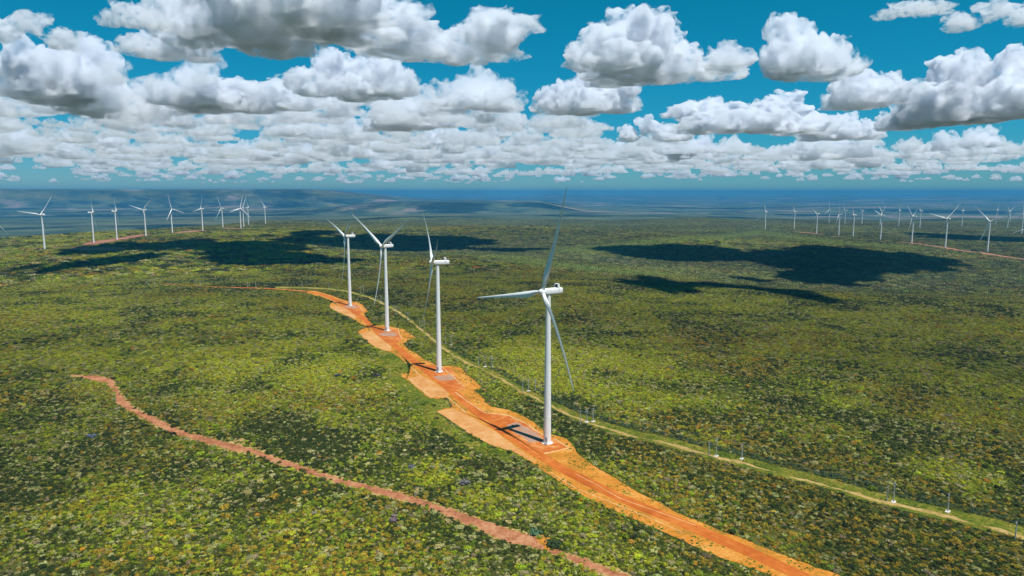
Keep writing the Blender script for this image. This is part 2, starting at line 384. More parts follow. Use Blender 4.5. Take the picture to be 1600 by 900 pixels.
TR_T = [(107.6,585.7),(128,587),(151,586.4),(175.6,592),(189,615),(208,635.5),(241.7,652.5),(272,667.6),(313,681),(351,690),(396.5,701.6),(430.5,715),(460,724),(500,737),(550,753),(617,768),(667,783),(717,800),(767,818),(803,828),(837,838),(862,848),(864,857),(893,867),(950,887),(1020,912),(1150,965),(1300,1030)]
TR_B = [(1260,1040),(1130,975),(1000,922),(943,897),(910,884),(870,865),(840,857),(793,847),(750,828),(703,808),(663,791),(600,774),(550,761),(493,744),(427,722),(400,710),(362.5,705),(321,692),(268,677),(234,660),(204,643),(181,630),(181,613),(166,599.6),(128,592),(108,588)]
trackP = gpoly(TR_T + TR_B)
sheet('dirt_track_verge', gpoly([(x, y - 2.5) for x, y in TR_T] + [(x, y + 2.5) for x, y in TR_B]), .025, M_path, 1.1, 8, 1.5)
sheet('dirt_track', trackP, .045, M_track, .85, 9, 1.5)
sheet('bare_clearing', gpoly([(353,686),(372,684),(400,692),(425,697),(436,704),(430,712),(400,703),(360,694)]), .03, M_path, 1.2, 31)
sheet('bare_clearing', gpoly([(836,838),(856,834),(866,846),(868,860),(850,858)]), .05, M_soil, .8, 32)

PATHPX = [(430,449),(480,449.5),(520,452),(545,456),(575,464),(590,470.5),(613,482),(640,500),(657,515),(672,527),(690,543),(712,557),(736,570),(752,576),(784,593),(812,610),(848,628),(870,638),(900,653),(928,663),(944,669),(980,679),(1040,693),(1100,709),(1160,724),(1207,738),(1253,748),(1300,761),(1367,781),(1410,791),(1457,803),(1503,813),(1550,824),(1600,838),(1700,862),(1850,900),(2100,965)]
pathP = gpoly(PATHPX)
def up(p):
    x, y = p; k = (y - 445) / 300.; return (x + 3 * k, y - 1.5 - 9 * k)
STRIP = [(x, y + 2 + 3 * (y - 445) / 300) for x, y in PATHPX] + [up(p) for p in PATHPX][::-1]
stripP = gpoly(STRIP)
sheet('grass_strip', stripP, .02, M_grass, .8, 12, 3)
ribbon('service_path', pathP, [2.6, 2.4, 2.2, 2.1, 1.9, 1.9], .04, M_path, 2.0, .9, 12)
GR = [(585,545),(611,549),(626,560),(643,575),(626,586),(637,596),(673,622.5),(699,625),(706,640),(684,645),(703,660),(733,682),(770,702),(800,712),(800,724),(760,712),(720,692),(690,672),(660,650),(640,632),(625,612),(610,595),(600,575)]
grassP = gpoly(GR)
sheet('grass_patch', grassP, .015, M_grass, 1.2, 14)
SP = [(868,681),(890,690),(905,700),(925,712),(955,728),(985,742),(960,735),(930,723),(905,711),(890,703)]

# far cleared strips, draped over the terrain where the picture shows them
def hit(px, py):
    r = pray(px, py); t = np.linspace(300, 9000, 3000); X = r[0] * t; Y = r[1] * t; Z = EYE + r[2] * t; d = Z - height(X, Y)
    k = np.argmax(d < 0); return np.array([X[k], Y[k]])
FAR_STRIPS = [([(480,456.3),(436,452.2),(409,451),(373,450.2),(315,448),(253,444)], [6, 6, 5, 3, 2.5]), ([(-40,446),(14,445.5)], [14]),
 ([(33,390),(60,388.5),(89,387.2)], [34, 30]), ([(120,386),(150,388.5),(170,390.5),(189,391)], [20, 90, 110, 40]), ([(138,382.5),(160,377.5),(184,374),(200,371.5),(220,367.5),(233,366)], [30, 60, 45, 40, 20]),
 ([(278,364.3),(293,362.6),(315.6,360.2),(329,360)], [45, 70, 40]), ([(364,357.6),(378,357)], [150, 170]),
 ([(1202,357.6),(1229,359.6)], [25]), ([(1241,362),(1263,364),(1283,366.3)], [16, 40, 40]), ([(1298,369.6),(1318,370)], [45]), ([(1366,374.5),(1384,375)], [35]),
 ([(1404,378),(1423,380),(1441,382.5),(1461,385.2),(1481,388),(1496,391.3),(1510,392.8),(1539,396),(1561,400.3),(1582,403.2),(1600,405.5),(1660,413)], [18, 26, 26, 22, 26, 22, 20]), ([(1435,356.5),(1449,357)], [40])]
farP = []
for i, (pp, wd) in enumerate(FAR_STRIPS):
    P = np.array([hit(*p) for p in pp]); farP.append((P, max(wd)))
    ribbon('cleared_road', P, wd, 0, M_farpad if i > 1 else M_pad, 8, .6, 40 + i, True, .5)

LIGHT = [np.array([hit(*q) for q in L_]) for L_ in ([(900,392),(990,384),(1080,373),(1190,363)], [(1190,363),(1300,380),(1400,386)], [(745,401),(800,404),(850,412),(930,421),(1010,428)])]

# ---------------------------------------------------------------- vegetation
def in_poly(P, X, Y):
    c = np.zeros(X.shape, bool); n = len(P)
    for i in range(n):
        x1, y1 = P[i]; x2, y2 = P[i - 1]
        if y1 == y2: continue
        c ^= ((y1 > Y) != (y2 > Y)) & (X < (x2 - x1) * (Y - y1) / (y2 - y1) + x1)
    return c
def seg_dist(P, X, Y, closed=True):
    d = np.full(X.shape, 1e9); n = len(P)
    for i in range(n if closed else n - 1):
        a = P[i]; b = P[(i + 1) % n]; ab = b - a; L = max(ab @ ab, 1e-9)
        t = np.clip(((X - a[0]) * ab[0] + (Y - a[1]) * ab[1]) / L, 0, 1); d = np.minimum(d, np.hypot(X - a[0] - t * ab[0], Y - a[1] - t * ab[1]))
    return d
def sd(P, X, Y): return np.where(in_poly(P, X, Y), -1, 1) * seg_dist(P, X, Y)

def leafy(seed, n_lobe, n_leaf, leaf, R=1.0, H=.8, spread=.6, core=True):
    r = np.random.default_rng(seed); V = []; F = []
    lob = []
    for i in range(n_lobe):
        a = r.uniform(0, 2 * PI); d = spread * math.sqrt(r.uniform(0, 1)) * R; rr = R * r.uniform(.38, .6); z = H * r.uniform(.35, .62) * (1 - .3 * d / R); lob.append((d * math.cos(a), d * math.sin(a), z, rr, rr * r.uniform(.6, .95)))
    if core:
        t = (1 + 5 ** .5) / 2; iv = np.array([(-1, t, 0), (1, t, 0), (-1, -t, 0), (1, -t, 0), (0, -1, t), (0, 1, t), (0, -1, -t), (0, 1, -t), (t, 0, -1), (t, 0, 1), (-t, 0, -1), (-t, 0, 1)]) / math.hypot(1, t)
        ifc = [(0,11,5),(0,5,1),(0,1,7),(0,7,10),(0,10,11),(1,5,9),(5,11,4),(11,10,2),(10,7,6),(7,1,8),(3,9,4),(3,4,2),(3,2,6),(3,6,8),(3,8,9),(4,9,5),(2,4,11),(6,2,10),(8,6,7),(9,8,1)]
        for (x, y, z, a, b) in lob:
            k = len(V); jv = iv * r.uniform(.45, .85, (12, 1)) * [a, a, b] + [x, y, z * .8]; V += jv.tolist(); F += [tuple(q + k for q in f) for f in ifc]
    for i in range(n_leaf):
        x, y, z, a, b = lob[r.integers(n_lobe)]; d = r.normal(size=3); d[2] = abs(d[2]) * 1.1 - .35; d /= np.linalg.norm(d)
        p = np.array([x, y, z]) + d * [a, a, b] * r.uniform(.8, 1.15); nn = d + r.normal(size=3) * .5; nn[2] += .35; nn /= np.linalg.norm(nn)
        u = np.cross(nn, r.normal(size=3)); u /= np.linalg.norm(u); v = np.cross(nn, u); s = leaf * r.uniform(.55, 1.3); k = len(V)
        V += [(p + u * s + nn * s * .1).tolist(), (p + v * s * .7 - nn * s * .25).tolist(), (p - u * s + nn * s * .1).tolist(), (p - v * s * .7 - nn * s * .25).tolist()]
        F += [(k, k + 1, k + 2), (k, k + 2, k + 3)]
    return mesh('shrub', V, F, M_leaf)
shrubs = [leafy(10 + i, 4 + i % 3, 135, .19) for i in range(6)]
clumps = [leafy(30 + i, 9, 130, .17, 1.0, .42, .8) for i in range(4)]
tufts = [leafy(50 + i, 2, 30, .3, .7, .5, .5, False) for i in range(3)]

PAL = np.array([(.185, .215, .015), (.125, .165, .012), (.070, .104, .011), (.024, .038, .009), (.20, .215, .09), (.165, .135, .016), (.14, .13, .08), (.28, .15, .015)])
def tints(X, Y, seed, r):
    k = len(X); big = fbm(X, Y, 160, 4, 1); mid = fbm(X, Y, 34, 3, 4); leftness = sstep(200, -300, X)
    t = np.clip((mid - .5) * 1.7 + (big - .5) * 1.2 + r.normal(size=k) * .22 + .5 + .10 * leftness, 0, 1)
    # weights of species by ground tone
    idx = np.select([t > .72, t > .52, t > .34], [0, 1, 2], 3)
    u = r.random(k)
    grey = fbm(X, Y, 60, 3, 6)
    idx = np.where(u < .13 + .5 * np.clip(grey - .5, 0, 1), 4, idx)
    olive = fbm(X, Y, 85, 3, 3)
    idx = np.where((r.random(k) < np.clip((olive - .49) * 2.4, .03, .35)), 5, idx)
    idx = np.where(r.random(k) < .035, 6, idx); idx = np.where(r.random(k) < .004, 7, idx)
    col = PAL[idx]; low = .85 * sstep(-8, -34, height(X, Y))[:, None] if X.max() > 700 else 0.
    col = col * (1 - low) + low * (np.array([.078, .105, .060]) * .75 + .3 * col)  # far, lower scrub greyed and dulled: distance haze put into the plant tint
    col = col * (.82 + .38 * sstep(.3, .7, fbm(X, Y, 330, 3, 5)))[:, None]
    c = col * np.array([1.22, 1.10, .95]) * (1 + r.normal(size=(k, 1)) * .2) * (1 + r.normal(size=(k, 3)) * .07)
    return np.clip(c, .008, .5)

def instancer(name, pts, sc, rot, col, meshes, idx):
    me = D.meshes.new(name); n = len(pts); me.vertices.add(n); me.vertices.foreach_set('co', pts.astype('f').ravel())
    for an, ty, arr, key in (('scl', 'FLOAT_VECTOR', sc, 'vector'), ('rot', 'FLOAT_VECTOR', rot, 'vector'), ('tint', 'FLOAT_COLOR', np.c_[col, np.ones(n)], 'color'), ('vid', 'INT', idx, 'value')):
        a = me.attributes.new(an, ty, 'POINT'); a.data.foreach_set(key, arr.astype('i' if ty == 'INT' else 'f').ravel())
    me.update(); o = link(name, me)
    ng = D.node_groups.new(name, 'GeometryNodeTree'); ng.interface.new_socket('Geometry', in_out='INPUT', socket_type='NodeSocketGeometry'); ng.interface.new_socket('Geometry', in_out='OUTPUT', socket_type='NodeSocketGeometry')
    N = ng.nodes; L = ng.links; gi = N.new('NodeGroupInput'); go = N.new('NodeGroupOutput'); jn = N.new('GeometryNodeJoinGeometry'); ip = N.new('GeometryNodeInstanceOnPoints')
    for m in meshes:
        so_ = D.objects.new(m.name + '_source', m); oi = N.new('GeometryNodeObjectInfo'); oi.inputs['Object'].default_value = so_; oi.inputs['As Instance'].default_value = True; L.new(oi.outputs['Geometry'], jn.inputs[0])
    def at(nm, ty):
        a = N.new('GeometryNodeInputNamedAttribute'); a.data_type = ty; a.inputs['Name'].default_value = nm; return a.outputs['Attribute']
    L.new(gi.outputs[0], ip.inputs['Points']); L.new(jn.outputs[0], ip.inputs['Instance']); ip.inputs['Pick Instance'].default_value = True
    L.new(at('vid', 'INT'), ip.inputs['Instance Index']); L.new(at('scl', 'FLOAT_VECTOR'), ip.inputs['Scale'])
    er = N.new('FunctionNodeEulerToRotation'); L.new(at('rot', 'FLOAT_VECTOR'), er.inputs[0]); L.new(er.outputs[0], ip.inputs['Rotation']); L.new(ip.outputs[0], go.inputs[0])
    md = o.modifiers.new('instances', 'NODES'); md.node_group = ng
    return o

def scatter(r0, r1, cell, jitter, seed, half=46):
    r = np.random.default_rng(seed); n = int(np.radians(2 * half) / 2 * (r1 ** 2 - r0 ** 2) / cell)
    rad = np.sqrt(r.uniform(r0 ** 2, r1 ** 2, n)); az = np.radians(r.uniform(-half, half, n)); return rad * np.sin(az), rad * np.cos(az), r
def clear_dist(X, Y):
    d = np.minimum(sd(soilP, X, Y), sd(trackP, X, Y)); d = np.minimum(d, sd(stripP, X, Y)); return d

def PADD(X, Y):
    d = np.full(X.shape, 1e9)
    for _, pp, mm, _, _ in PADS: d = np.minimum(d, sd(gpoly(pp), X, Y))
    return d
GREENS = np.array([(.06, .11, .010), (.10, .15, .012), (.18, .18, .018), (.26, .18, .03)])
def veg():
    # near carpet of shrubs
    X, Y, r = scatter(120, 560, 1.15, 1, 3); cd = clear_dist(X, Y); size = np.clip(np.exp(r.normal(-.36, .36, len(X))), .38, 2.1); tdist = sd(trackP, X, Y); edge_ = (tdist < 5) & (r.random(len(X)) < .5); size = np.where(edge_, size * 1.35, size)
    gsd = sd(grassP, X, Y); dens = fbm(X, Y, 22, 3, 2)
    rdd = seg_dist(roadP, X, Y, False); sdd = sd(soilP, X, Y); keep = ((cd > size * .35 + .1) | ((np.abs(tdist + .35) < .55) & (r.random(len(X)) < .35)) | ((sdd > -3.5) & (sdd < 0) & (rdd > 5.5) & (r.random(len(X)) < .3) & (PADD(X, Y) > 1.5))) & ((gsd > .5) | (r.random(len(X)) < .12)) & (r.random(len(X)) < np.clip(.72 + 1.2 * (dens - .33), .35, 1)) & ((r.random(len(X)) < np.clip(.3 + cd / 5, 0, 1)))
    X, Y, size, cd = X[keep], Y[keep], size[keep], cd[keep]; n = len(X); c = tints(X, Y, 1, r)
    vid = r.integers(0, 6, n); rz = r.uniform(0, 2 * PI, n); hz = size * r.uniform(.75, 1.25, n)
    # the hedge of darker bushes behind the grass strip
    hd = seg_dist(gpoly([up(p) for p in PATHPX]), X, Y, False); hedge = (hd < 6.5) & (r.random(n) < .62) & (Y > 120) & (sd(stripP, X, Y) > 0) & (np.interp(X, pathP[::-1, 0][::-1] if 0 else np.sort(pathP[:, 0]), pathP[np.argsort(pathP[:, 0]), 1]) < Y)
    c[hedge] = np.array([.055, .085, .035]) * (1 + r.normal(size=(hedge.sum(), 1)) * .25); hz[hedge] *= 1.15
    # the 280 shrubs that show largest stand as objects of their own
    d = X ** 2 + Y ** 2; vis = (np.abs(X) < Y * .78) & (Y > 195); score = np.where(vis, size / np.sqrt(d + EYE ** 2), 0); top = np.argsort(-score)[:280]
    tc = gpoly(TR_T)
    for i in top:
        o = link('shrub', shrubs[vid[i]], None, (X[i], Y[i], -.1), (0, 0, rz[i])); o.scale = (size[i], size[i], hz[i]); o['tint'] = [float(v) for v in c[i]]
        tone = ['yellow green', 'fresh green', 'mid green', 'dark green', 'pale grey green', 'olive brown', 'dull grey brown', 'rusty orange'][int(np.argmin(((PAL / PAL.sum(1)[:, None] * .5 + PAL - c[i] / c[i].sum() * .5 - c[i]) ** 2).sum(1)))]
        sz = 'big' if size[i] > 1.6 else 'smaller'; k_ = np.argmin(np.abs(trackP[:, 1] - Y[i])); west = X[i] < np.interp(Y[i], np.sort(tc[:, 1]), tc[np.argsort(tc[:, 1]), 0]); rx0 = np.interp(Y[i], np.sort(roadP[:, 1]), roadP[np.argsort(roadP[:, 1]), 0])
        zone = 'left of the dirt track' if west else ('between the dirt track and the orange road' if X[i] < rx0 else 'right of the orange road')
        part_ = 'lower left' if X[i] < -60 else ('lower middle' if X[i] < 50 else 'lower right')
        tag(o, '%s %s shrub %s, %s' % (sz, tone, zone, part_), 'shrub', '%s shrubs %s' % (tone, zone))
    m = np.ones(n, bool); m[top] = False
    P = np.c_[X, Y, np.full(n, -.1)][m]
    o = instancer('scrub_thicket', P, np.c_[size, size, hz][m], np.c_[np.zeros(n), np.zeros(n), rz][m], c[m], shrubs, vid[m]); tag(o, 'dense mixed green scrub covering the near ground', 'scrub', None, 'stuff')
    # middle distance
    X, Y, r = scatter(540, 1250, 4.2, 1, 4); cd = clear_dist(X, Y); size = r.uniform(.9, 2.2, len(X)); fr = seg_dist(farP[0][0], X, Y, False)
    keep = (cd > size * .35) & (fr > 4 + size * .4) & (sd(grassP, X, Y) > 0) & (r.random(len(X)) < np.clip(.5 + 1.4 * (fbm(X, Y, 40, 3, 2) - .3), .25, 1))
    X, Y, size = X[keep], Y[keep], size[keep]; n = len(X); Z = height(X, Y) - .2; hz = size * r.uniform(.6, 1.05, n)
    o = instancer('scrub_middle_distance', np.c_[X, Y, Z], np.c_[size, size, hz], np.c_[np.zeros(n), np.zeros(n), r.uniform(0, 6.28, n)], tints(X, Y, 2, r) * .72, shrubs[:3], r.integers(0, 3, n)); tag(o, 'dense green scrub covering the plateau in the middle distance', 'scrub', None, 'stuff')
    # far plateau: broad clumps
    X, Y, r = scatter(1200, 5600, 95, 1, 5, 42); size = r.uniform(3.5, 8.5, len(X)); keep = np.ones(len(X), bool)
    for P, wd in farP: keep &= seg_dist(P, X, Y, False) > wd / 2 + size * .6
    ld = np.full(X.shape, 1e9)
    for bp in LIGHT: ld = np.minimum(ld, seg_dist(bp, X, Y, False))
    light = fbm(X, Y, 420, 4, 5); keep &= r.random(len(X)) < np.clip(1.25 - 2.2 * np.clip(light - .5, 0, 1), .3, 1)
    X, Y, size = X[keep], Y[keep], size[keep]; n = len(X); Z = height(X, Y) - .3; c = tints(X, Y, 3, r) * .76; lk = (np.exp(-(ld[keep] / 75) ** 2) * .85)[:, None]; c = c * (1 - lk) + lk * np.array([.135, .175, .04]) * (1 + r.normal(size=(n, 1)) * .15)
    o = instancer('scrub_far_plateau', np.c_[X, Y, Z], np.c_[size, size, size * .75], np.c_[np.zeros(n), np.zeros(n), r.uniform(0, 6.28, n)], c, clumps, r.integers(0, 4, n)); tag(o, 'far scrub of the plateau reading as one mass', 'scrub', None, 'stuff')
    # low weeds and grass on the strips and along the verges
    X, Y, r = scatter(120, 700, 1.6, 1, 6); a = sd(stripP, X, Y); b = sd(grassP, X, Y); pd = seg_dist(pathP, X, Y, False); s_ = sd(soilP, X, Y); t_ = sd(trackP, X, Y)
    fr = fbm(X, Y, 7, 3, 3)
    keep = ((a < 0) & (pd > 1.9)) | (b < 0) | ((s_ < .5) & (s_ > -10) & (fr > .43 + .02 * np.clip(-s_, 0, 6)) & (r.random(len(X)) < .85)) | ((t_ < 0) & (t_ > -.7) & (fr > .55)) | ((s_ > 0) & (s_ < 3)) | ((t_ > 0) & (t_ < 2.2) & (r.random(len(X)) < .6))
    rd = seg_dist(roadP, X, Y, False); keep &= (rd > 4.0) & (r.random(len(X)) < .75)
    for _, pp, mm, _, _ in PADS: keep &= sd(gpoly(pp), X, Y) > .4
    X, Y = X[keep], Y[keep]; n = len(X); size = r.uniform(.35, .95, n); c = GREENS[np.minimum(3, (fbm(X, Y, 12, 3, 5) * 5.2 - .7).clip(0, 3.2).astype(int))] * (1 + r.normal(size=(n, 1)) * .15)
    o = instancer('weeds_and_grass', np.c_[X, Y, np.zeros(n)], np.c_[size, size, size * .7], np.c_[np.zeros(n), np.zeros(n), r.uniform(0, 6.28, n)], np.clip(c, .01, .5), tufts, r.integers(0, 3, n)); tag(o, 'bright green weeds on the strip and road verges', 'grass', None, 'stuff')
veg()
# single bushes one can pick out
for (px, py, s_, col, lab) in [(725, 757, 2.9, (.13, .13, .125), 'large bare pale grey shrub between the dirt track and the orange road'), (643, 731, 2.2, (.10, .11, .12), 'pale grey dry shrub left of the large bare one above the track'),
      (589, 588, 2.6, (.045, .04, .05), 'dark purplish round shrub nearer the second turbine pad'), (527, 588, 2.5, (.04, .045, .06), 'dark blue grey round shrub standing alone left of the second pad'),
      (143, 683, 2.4, (.09, .11, .16), 'blue grey shrub on its own below the bend of the dirt track'), (836, 834, 2.6, (.06, .12, .06), 'bright blue green bush at the edge of the dirt track end'),
      (866, 853, 3.2, (.03, .05, .015), 'dark green bush crowding the bare soil end of the track'), (615, 812, 2.6, (.15, .11, .12), 'dusty grey shrub below the dirt track in the foreground')]:
    p = g0(px, py); o = link('shrub', shrubs[int(px) % 6], None, (p[0], p[1], -.1), (0, 0, px)); o.scale = (s_, s_, s_ * .95); o['tint'] = list(col); tag(o, lab, 'shrub')

# ---------------------------------------------------------------- wind turbines
HUB_Z = 79.6; OH = 3.8; RB = 55.; TILT = math.radians(5)
def turbine_meshes():
    T = {}
    m = MB(); prof = [(1.98, .25)]
    for z in np.linspace(.3, 77.9, 26): prof.append((1.98 - (1.98 - 1.2) * (z / 77.9) ** 1.1, z))
    for zj in (14.5, 36, 57):  # section flanges
        rj = 1.98 - .78 * (zj / 77.9) ** 1.1; prof += [(rj + .002, zj - .07), (rj + .035, zj - .05), (rj + .035, zj + .05), (rj + .002, zj + .07)]
    prof = sorted(prof, key=lambda q: q[1]); m.lathe(prof, 40); T['tower'] = m.mesh('tower', M_white, True)
    m = MB(); m.lathe([(3.0, -.3), (3.0, .22), (2.85, .26), (2.1, .27)], 40); T['foundation'] = m.mesh('foundation', M_conc)
    m = MB(); m.box((0, 1.97, 2.6), (1.0, .16, 2.2)); T['door'] = m.mesh('door', M_door)
    m = MB()
    for k in range(6): m.box((0, 2.25 + .28 * (5 - k) + .14, .27 + .2 * (k + .5)), (1.2, .3, .06))
    m.box((.62, 3.1, 1.5), (.05, 1.7, .05), Matrix.Translation((0, 0, 0))); m.box((-.62, 3.1, 1.5), (.05, 1.7, .05))
    for sx in (-.62, .62):
        for yy in (2.35, 3.9): m.box((sx, yy, .85), (.05, .05, 1.3))
    T['stairs'] = m.mesh('stairs', M_door)
    # nacelle: rounded box lofted along -y .. +y
    m = MB(); rings = []
    for y, sw, sh in [(-8.4, .55, .55), (-8.3, .80, .80), (-7.9, .95, .93), (-6.5, 1, 1), (-1, 1, 1), (1.0, 1, .99), (1.9, .93, .93), (2.25, .78, .8)]:
        w_, h_ = 1.6 * sw, 1.5 * sh; ring = []
        for k in range(24):
            a = 2 * PI * k / 24; c_, s_ = math.cos(a), math.sin(a); e = .34; ring.append(Vector((w_ * math.copysign(abs(c_) ** e, c_), y, HUB_Z - .05 + h_ * math.copysign(abs(s_) ** e, s_))))
        rings.append(ring)
    m.loft(rings); m.box((0, -4.0, HUB_Z - 1.58), (1.9, 3.4, .18)); T['nacelle'] = m.mesh('nacelle', M_white, True)
    m = MB(); m.box((0, -5.9, HUB_Z + 2.42), (3.0, .34, 1.85)); m.box((-1.45, -5.45, HUB_Z + 2.4), (.12, 1.2, 1.8)); m.box((1.45, -5.45, HUB_Z + 2.4), (.12, 1.2, 1.8)); m.box((0, -5.45, HUB_Z + 3.36), (3.05, 1.25, .12))
    for sx in (-1, 1): m.box((sx * 1.64, -5.6, HUB_Z + .8), (.1, .5, 1.6))
    T['cooler'] = m.mesh('cooler', M_white)
    m = MB(); m.box((0, -5.68, HUB_Z + 2.42), (2.7, .06, 1.6))
    for k in range(9): m.box((0, -5.63, HUB_Z + 1.75 + k * .17), (2.7, .05, .05))
    T['grille'] = m.mesh('grille', M_dark)
    m = MB(); m.lathe([(.05, 1.4), (.04, 3.0)], 8, Matrix.Translation((.6, -7.4, HUB_Z))); m.box((.6, -7.4, HUB_Z + 2.9), (.9, .06, .06)); m.lathe([(.14, 2.92), (.14, 3.12)], 8, Matrix.Translation((.15, -7.4, HUB_Z))); m.lathe([(.14, 2.92), (.14, 3.12)], 8, Matrix.Translation((1.05, -7.4, HUB_Z)))
    T['wind_vane'] = m.mesh('wind_vane', M_dark)
    # hub / spinner, axis along +y, local origin at the hub centre
    m = MB(); Ry = Matrix.Rotation(-PI / 2, 4, 'X'); m.lathe([(1.25, -1.5), (1.6, -1.3), (1.72, -.4), (1.68, .4), (1.45, 1.15), (1.0, 1.75), (.5, 2.05), (.08, 2.15)], 28, Ry)
    T['hub'] = m.mesh('hub', M_white, True)
    m = MB()
    for k in range(3):
        m.lathe([(1.12, 1.2), (1.12, 1.78), (1.02, 1.82)], 20, Matrix.Rotation(2 * PI * k / 3, 4, 'Y'))
    T['blade_root_collar'] = m.mesh('blade_root_collar', M_white, True)
    # blade: chord x, thickness y, span z
    m = MB(); rings = []
    st = [(1.7, 1.9, 1.0, 0), (2.8, 1.9, 1.0, 2), (4.5, 2.05, .86, 13), (7, 2.6, .55, 14), (10, 2.95, .40, 12), (13, 2.9, .32, 10.5), (18, 2.5, .27, 8), (25, 2.0, .23, 5.5), (33, 1.55, .20, 3.5), (41, 1.15, .18, 2), (48, .82, .17, 1), (52.5, .55, .16, 0), (54.4, .30, .16, 0), (55, .08, .2, 0)]
    for z, ch, th, tw in st:
        ch *= 1.18 if z > 5 else 1; ring = []; t_ = math.radians(tw + 3); pb = 4.5 * (z / 55) ** 2; circ = 1 if z < 3.5 else max(0, 1 - (z - 3.5) / 5)
        for k in range(20):
            a = 2 * PI * k / 20; u = .5 + .5 * math.cos(a)    # 0 leading .. 1 trailing
            xa = (u - .32) * ch; ya = math.sin(a) * th * ch * .5 * (1.9 * math.sqrt(max(1 - u, 0) if 0 else max(u * 0 + (1 - abs(2 * u - 1)), 0) + .0) * (1.15 - .75 * u) * .75)
            xc = math.cos(a) * ch / 2; yc = math.sin(a) * ch / 2
            x = xa * (1 - circ) + xc * circ; y = ya * (1 - circ) + yc * circ
            ring.append(Vector((x * math.cos(t_) - y * math.sin(t_), x * math.sin(t_) + y * math.cos(t_) + pb, z)))
        rings.append(ring)
    m.loft(rings); T['blade'] = m.mesh('blade', M_white, True)
    return T
TM = turbine_meshes()
def turbine(x, y, z, psi, phi, label, group, near=True):
    root = D.objects.new('wind_turbine', None); COL.objects.link(root); root.location = (x, y, z); root.rotation_euler = (0, 0, -math.radians(psi)); tag(root, label, 'wind turbine', group)
    rot_door = PI - .3 + math.radians(psi)
    link('foundation', TM['foundation'], root); link('tower', TM['tower'], root)
    if near:
        link('door', TM['door'], root, None, (0, 0, rot_door)); link('stairs', TM['stairs'], root, None, (0, 0, rot_door))
        link('wind_vane', TM['wind_vane'], root)
    link('nacelle', TM['nacelle'], root)
    c = link('cooler', TM['cooler'], root); link('grille', TM['grille'], c)
    hp = Vector((0, OH, HUB_Z)); h = link('hub', TM['hub'], root, hp, (TILT, 0, 0))
    link('blade_root_collar', TM['blade_root_collar'], h, None, (0, math.radians(phi), 0))
    for k in range(3):
        M = Matrix.Translation(hp) @ Matrix.Rotation(TILT, 4, 'X') @ Matrix.Rotation(math.radians(phi + 120 * k), 4, 'Y')
        b = link('blade', TM['blade'], root); b.matrix_local = M
    return root
GN_ = 'turbines along the orange access road'
for t, lab in zip(NEAR, ['nearest and tallest white turbine, its shadow on the orange pad', 'second nearest white turbine, one blade crossing its own tower head', 'third white turbine along the orange road with a wide V of upper blades', 'farthest of the four white turbines on the orange road, by the bend']):
    turbine(*t, lab, GN_)
GL = 'turbines on the far left ridge'
LL = ['turbine beyond the left edge of the photo, only a blade tip showing', 'nearest and leftmost full turbine of the left ridge, blades spread wide', 'second turbine from the left on the left ridge, one blade straight up', 'third turbine from the left on the left ridge beside a red cleared pad',
 'fourth turbine from the left on the left ridge, two blades raised in a V', 'fifth turbine from the left on the left ridge, left of the pale road end', 'sixth turbine from the left on the left ridge at the red road end', 'seventh turbine from the left on the ridge, blade leaning up left',
 'turbine at the red cleared patch, front of the tight cluster on the left ridge', 'turbine just behind the front one of the tight left ridge cluster', 'small turbine at the right of the tight left ridge cluster', 'rightmost turbine of the left ridge, standing apart from the cluster']
for t, lab in zip(LEFT, LL): z = float(height(np.array(t[0]), np.array(t[1]))); turbine(t[0], t[1], z, t[3], t[4], lab, GL, False)
GRR = 'turbines of the near right row'
RL = ['turbine beyond the right edge of the photo, only its blade tip showing', 'leftmost turbine of the right hand group, apart from the rest', 'second turbine from the left of the right hand group at a thin red road', 'turbine with blades in a Y, third from the left on the right hand ridge',
 'turbine with its rotor seen edge on above a small red pad', 'turbine with one long blade pointing up, right of the small red pad', 'turbine in front of a smaller one, centre of the right hand group', 'turbine where the long orange road on the right begins',
 'turbine on the orange road on the right with blades spread flat', 'largest turbine of the right hand row, near the right edge']
for t, lab in zip(RIGHT, RL): z = float(height(np.array(t[0]), np.array(t[1]))); turbine(t[0], t[1], z, t[3], t[4], lab, GRR, False)
GF = 'small turbines of the far right row'
FL = ['leftmost of the small far turbines behind the right hand ridge', 'second of the small far turbines from the left on the right', 'third small far turbine from the left, rotor edge on', 'small far turbine directly behind the central right hand one',
 'small far turbine just right of the overlapping pair', 'small far turbine above a short red clearing on the right', 'small far turbine standing alone between the two big right hand ones', 'small pale far turbine with rotor edge on right of the largest one',
 'small far turbine with one blade raised right, near the right edge', 'far turbine at the very right edge of the photo']
for t, lab in zip(FARR, FL): z = float(height(np.array(t[0]), np.array(t[1]))); turbine(t[0], t[1], z, t[3], t[4], lab, GF, False)

# ---------------------------------------------------------------- power line: concrete poles in threes, wires
def pole_meshes():
    T = {}
    m = MB(); m.lathe([(.20, -.2), (.12, 1)], 10); T['shaft'] = None
    return T
def utility_pole(p, h, label, group, slab, double, ang):
    root = D.objects.new('utility_pole', None); COL.objects.link(root); root.location = (p[0], p[1], 0); root.rotation_euler = (0, 0, ang); tag(root, label, 'utility pole', group)
    m = MB(); m.lathe([(.24, -.2), (.15, h)], 10); link('shaft', m.mesh('shaft', M_pole, True), root)
    levels = [h - .25] + ([h - 1.5] if double else [])
    for z in levels:
        m = MB(); m.box((0, .17, z), (2.5, .14, .16)); a = link('crossarm', m.mesh('crossarm', M_pole), root)
        for x in (-1.15, 0, 1.15):
            m = MB(); m.lathe([(.07, z + .08), (.13, z + .16), (.07, z + .22), (.13, z + .3), (.05, z + .4)], 8, Matrix.Translation((x, .17, 0))); link('insulator', m.mesh('insulator', M_insul), a)
    if slab:
        m = MB(); m.box((0, 0, .1), (2.6, 1.6, .28)); link('concrete_slab', m.mesh('concrete_slab', M_conc), root)
    return root
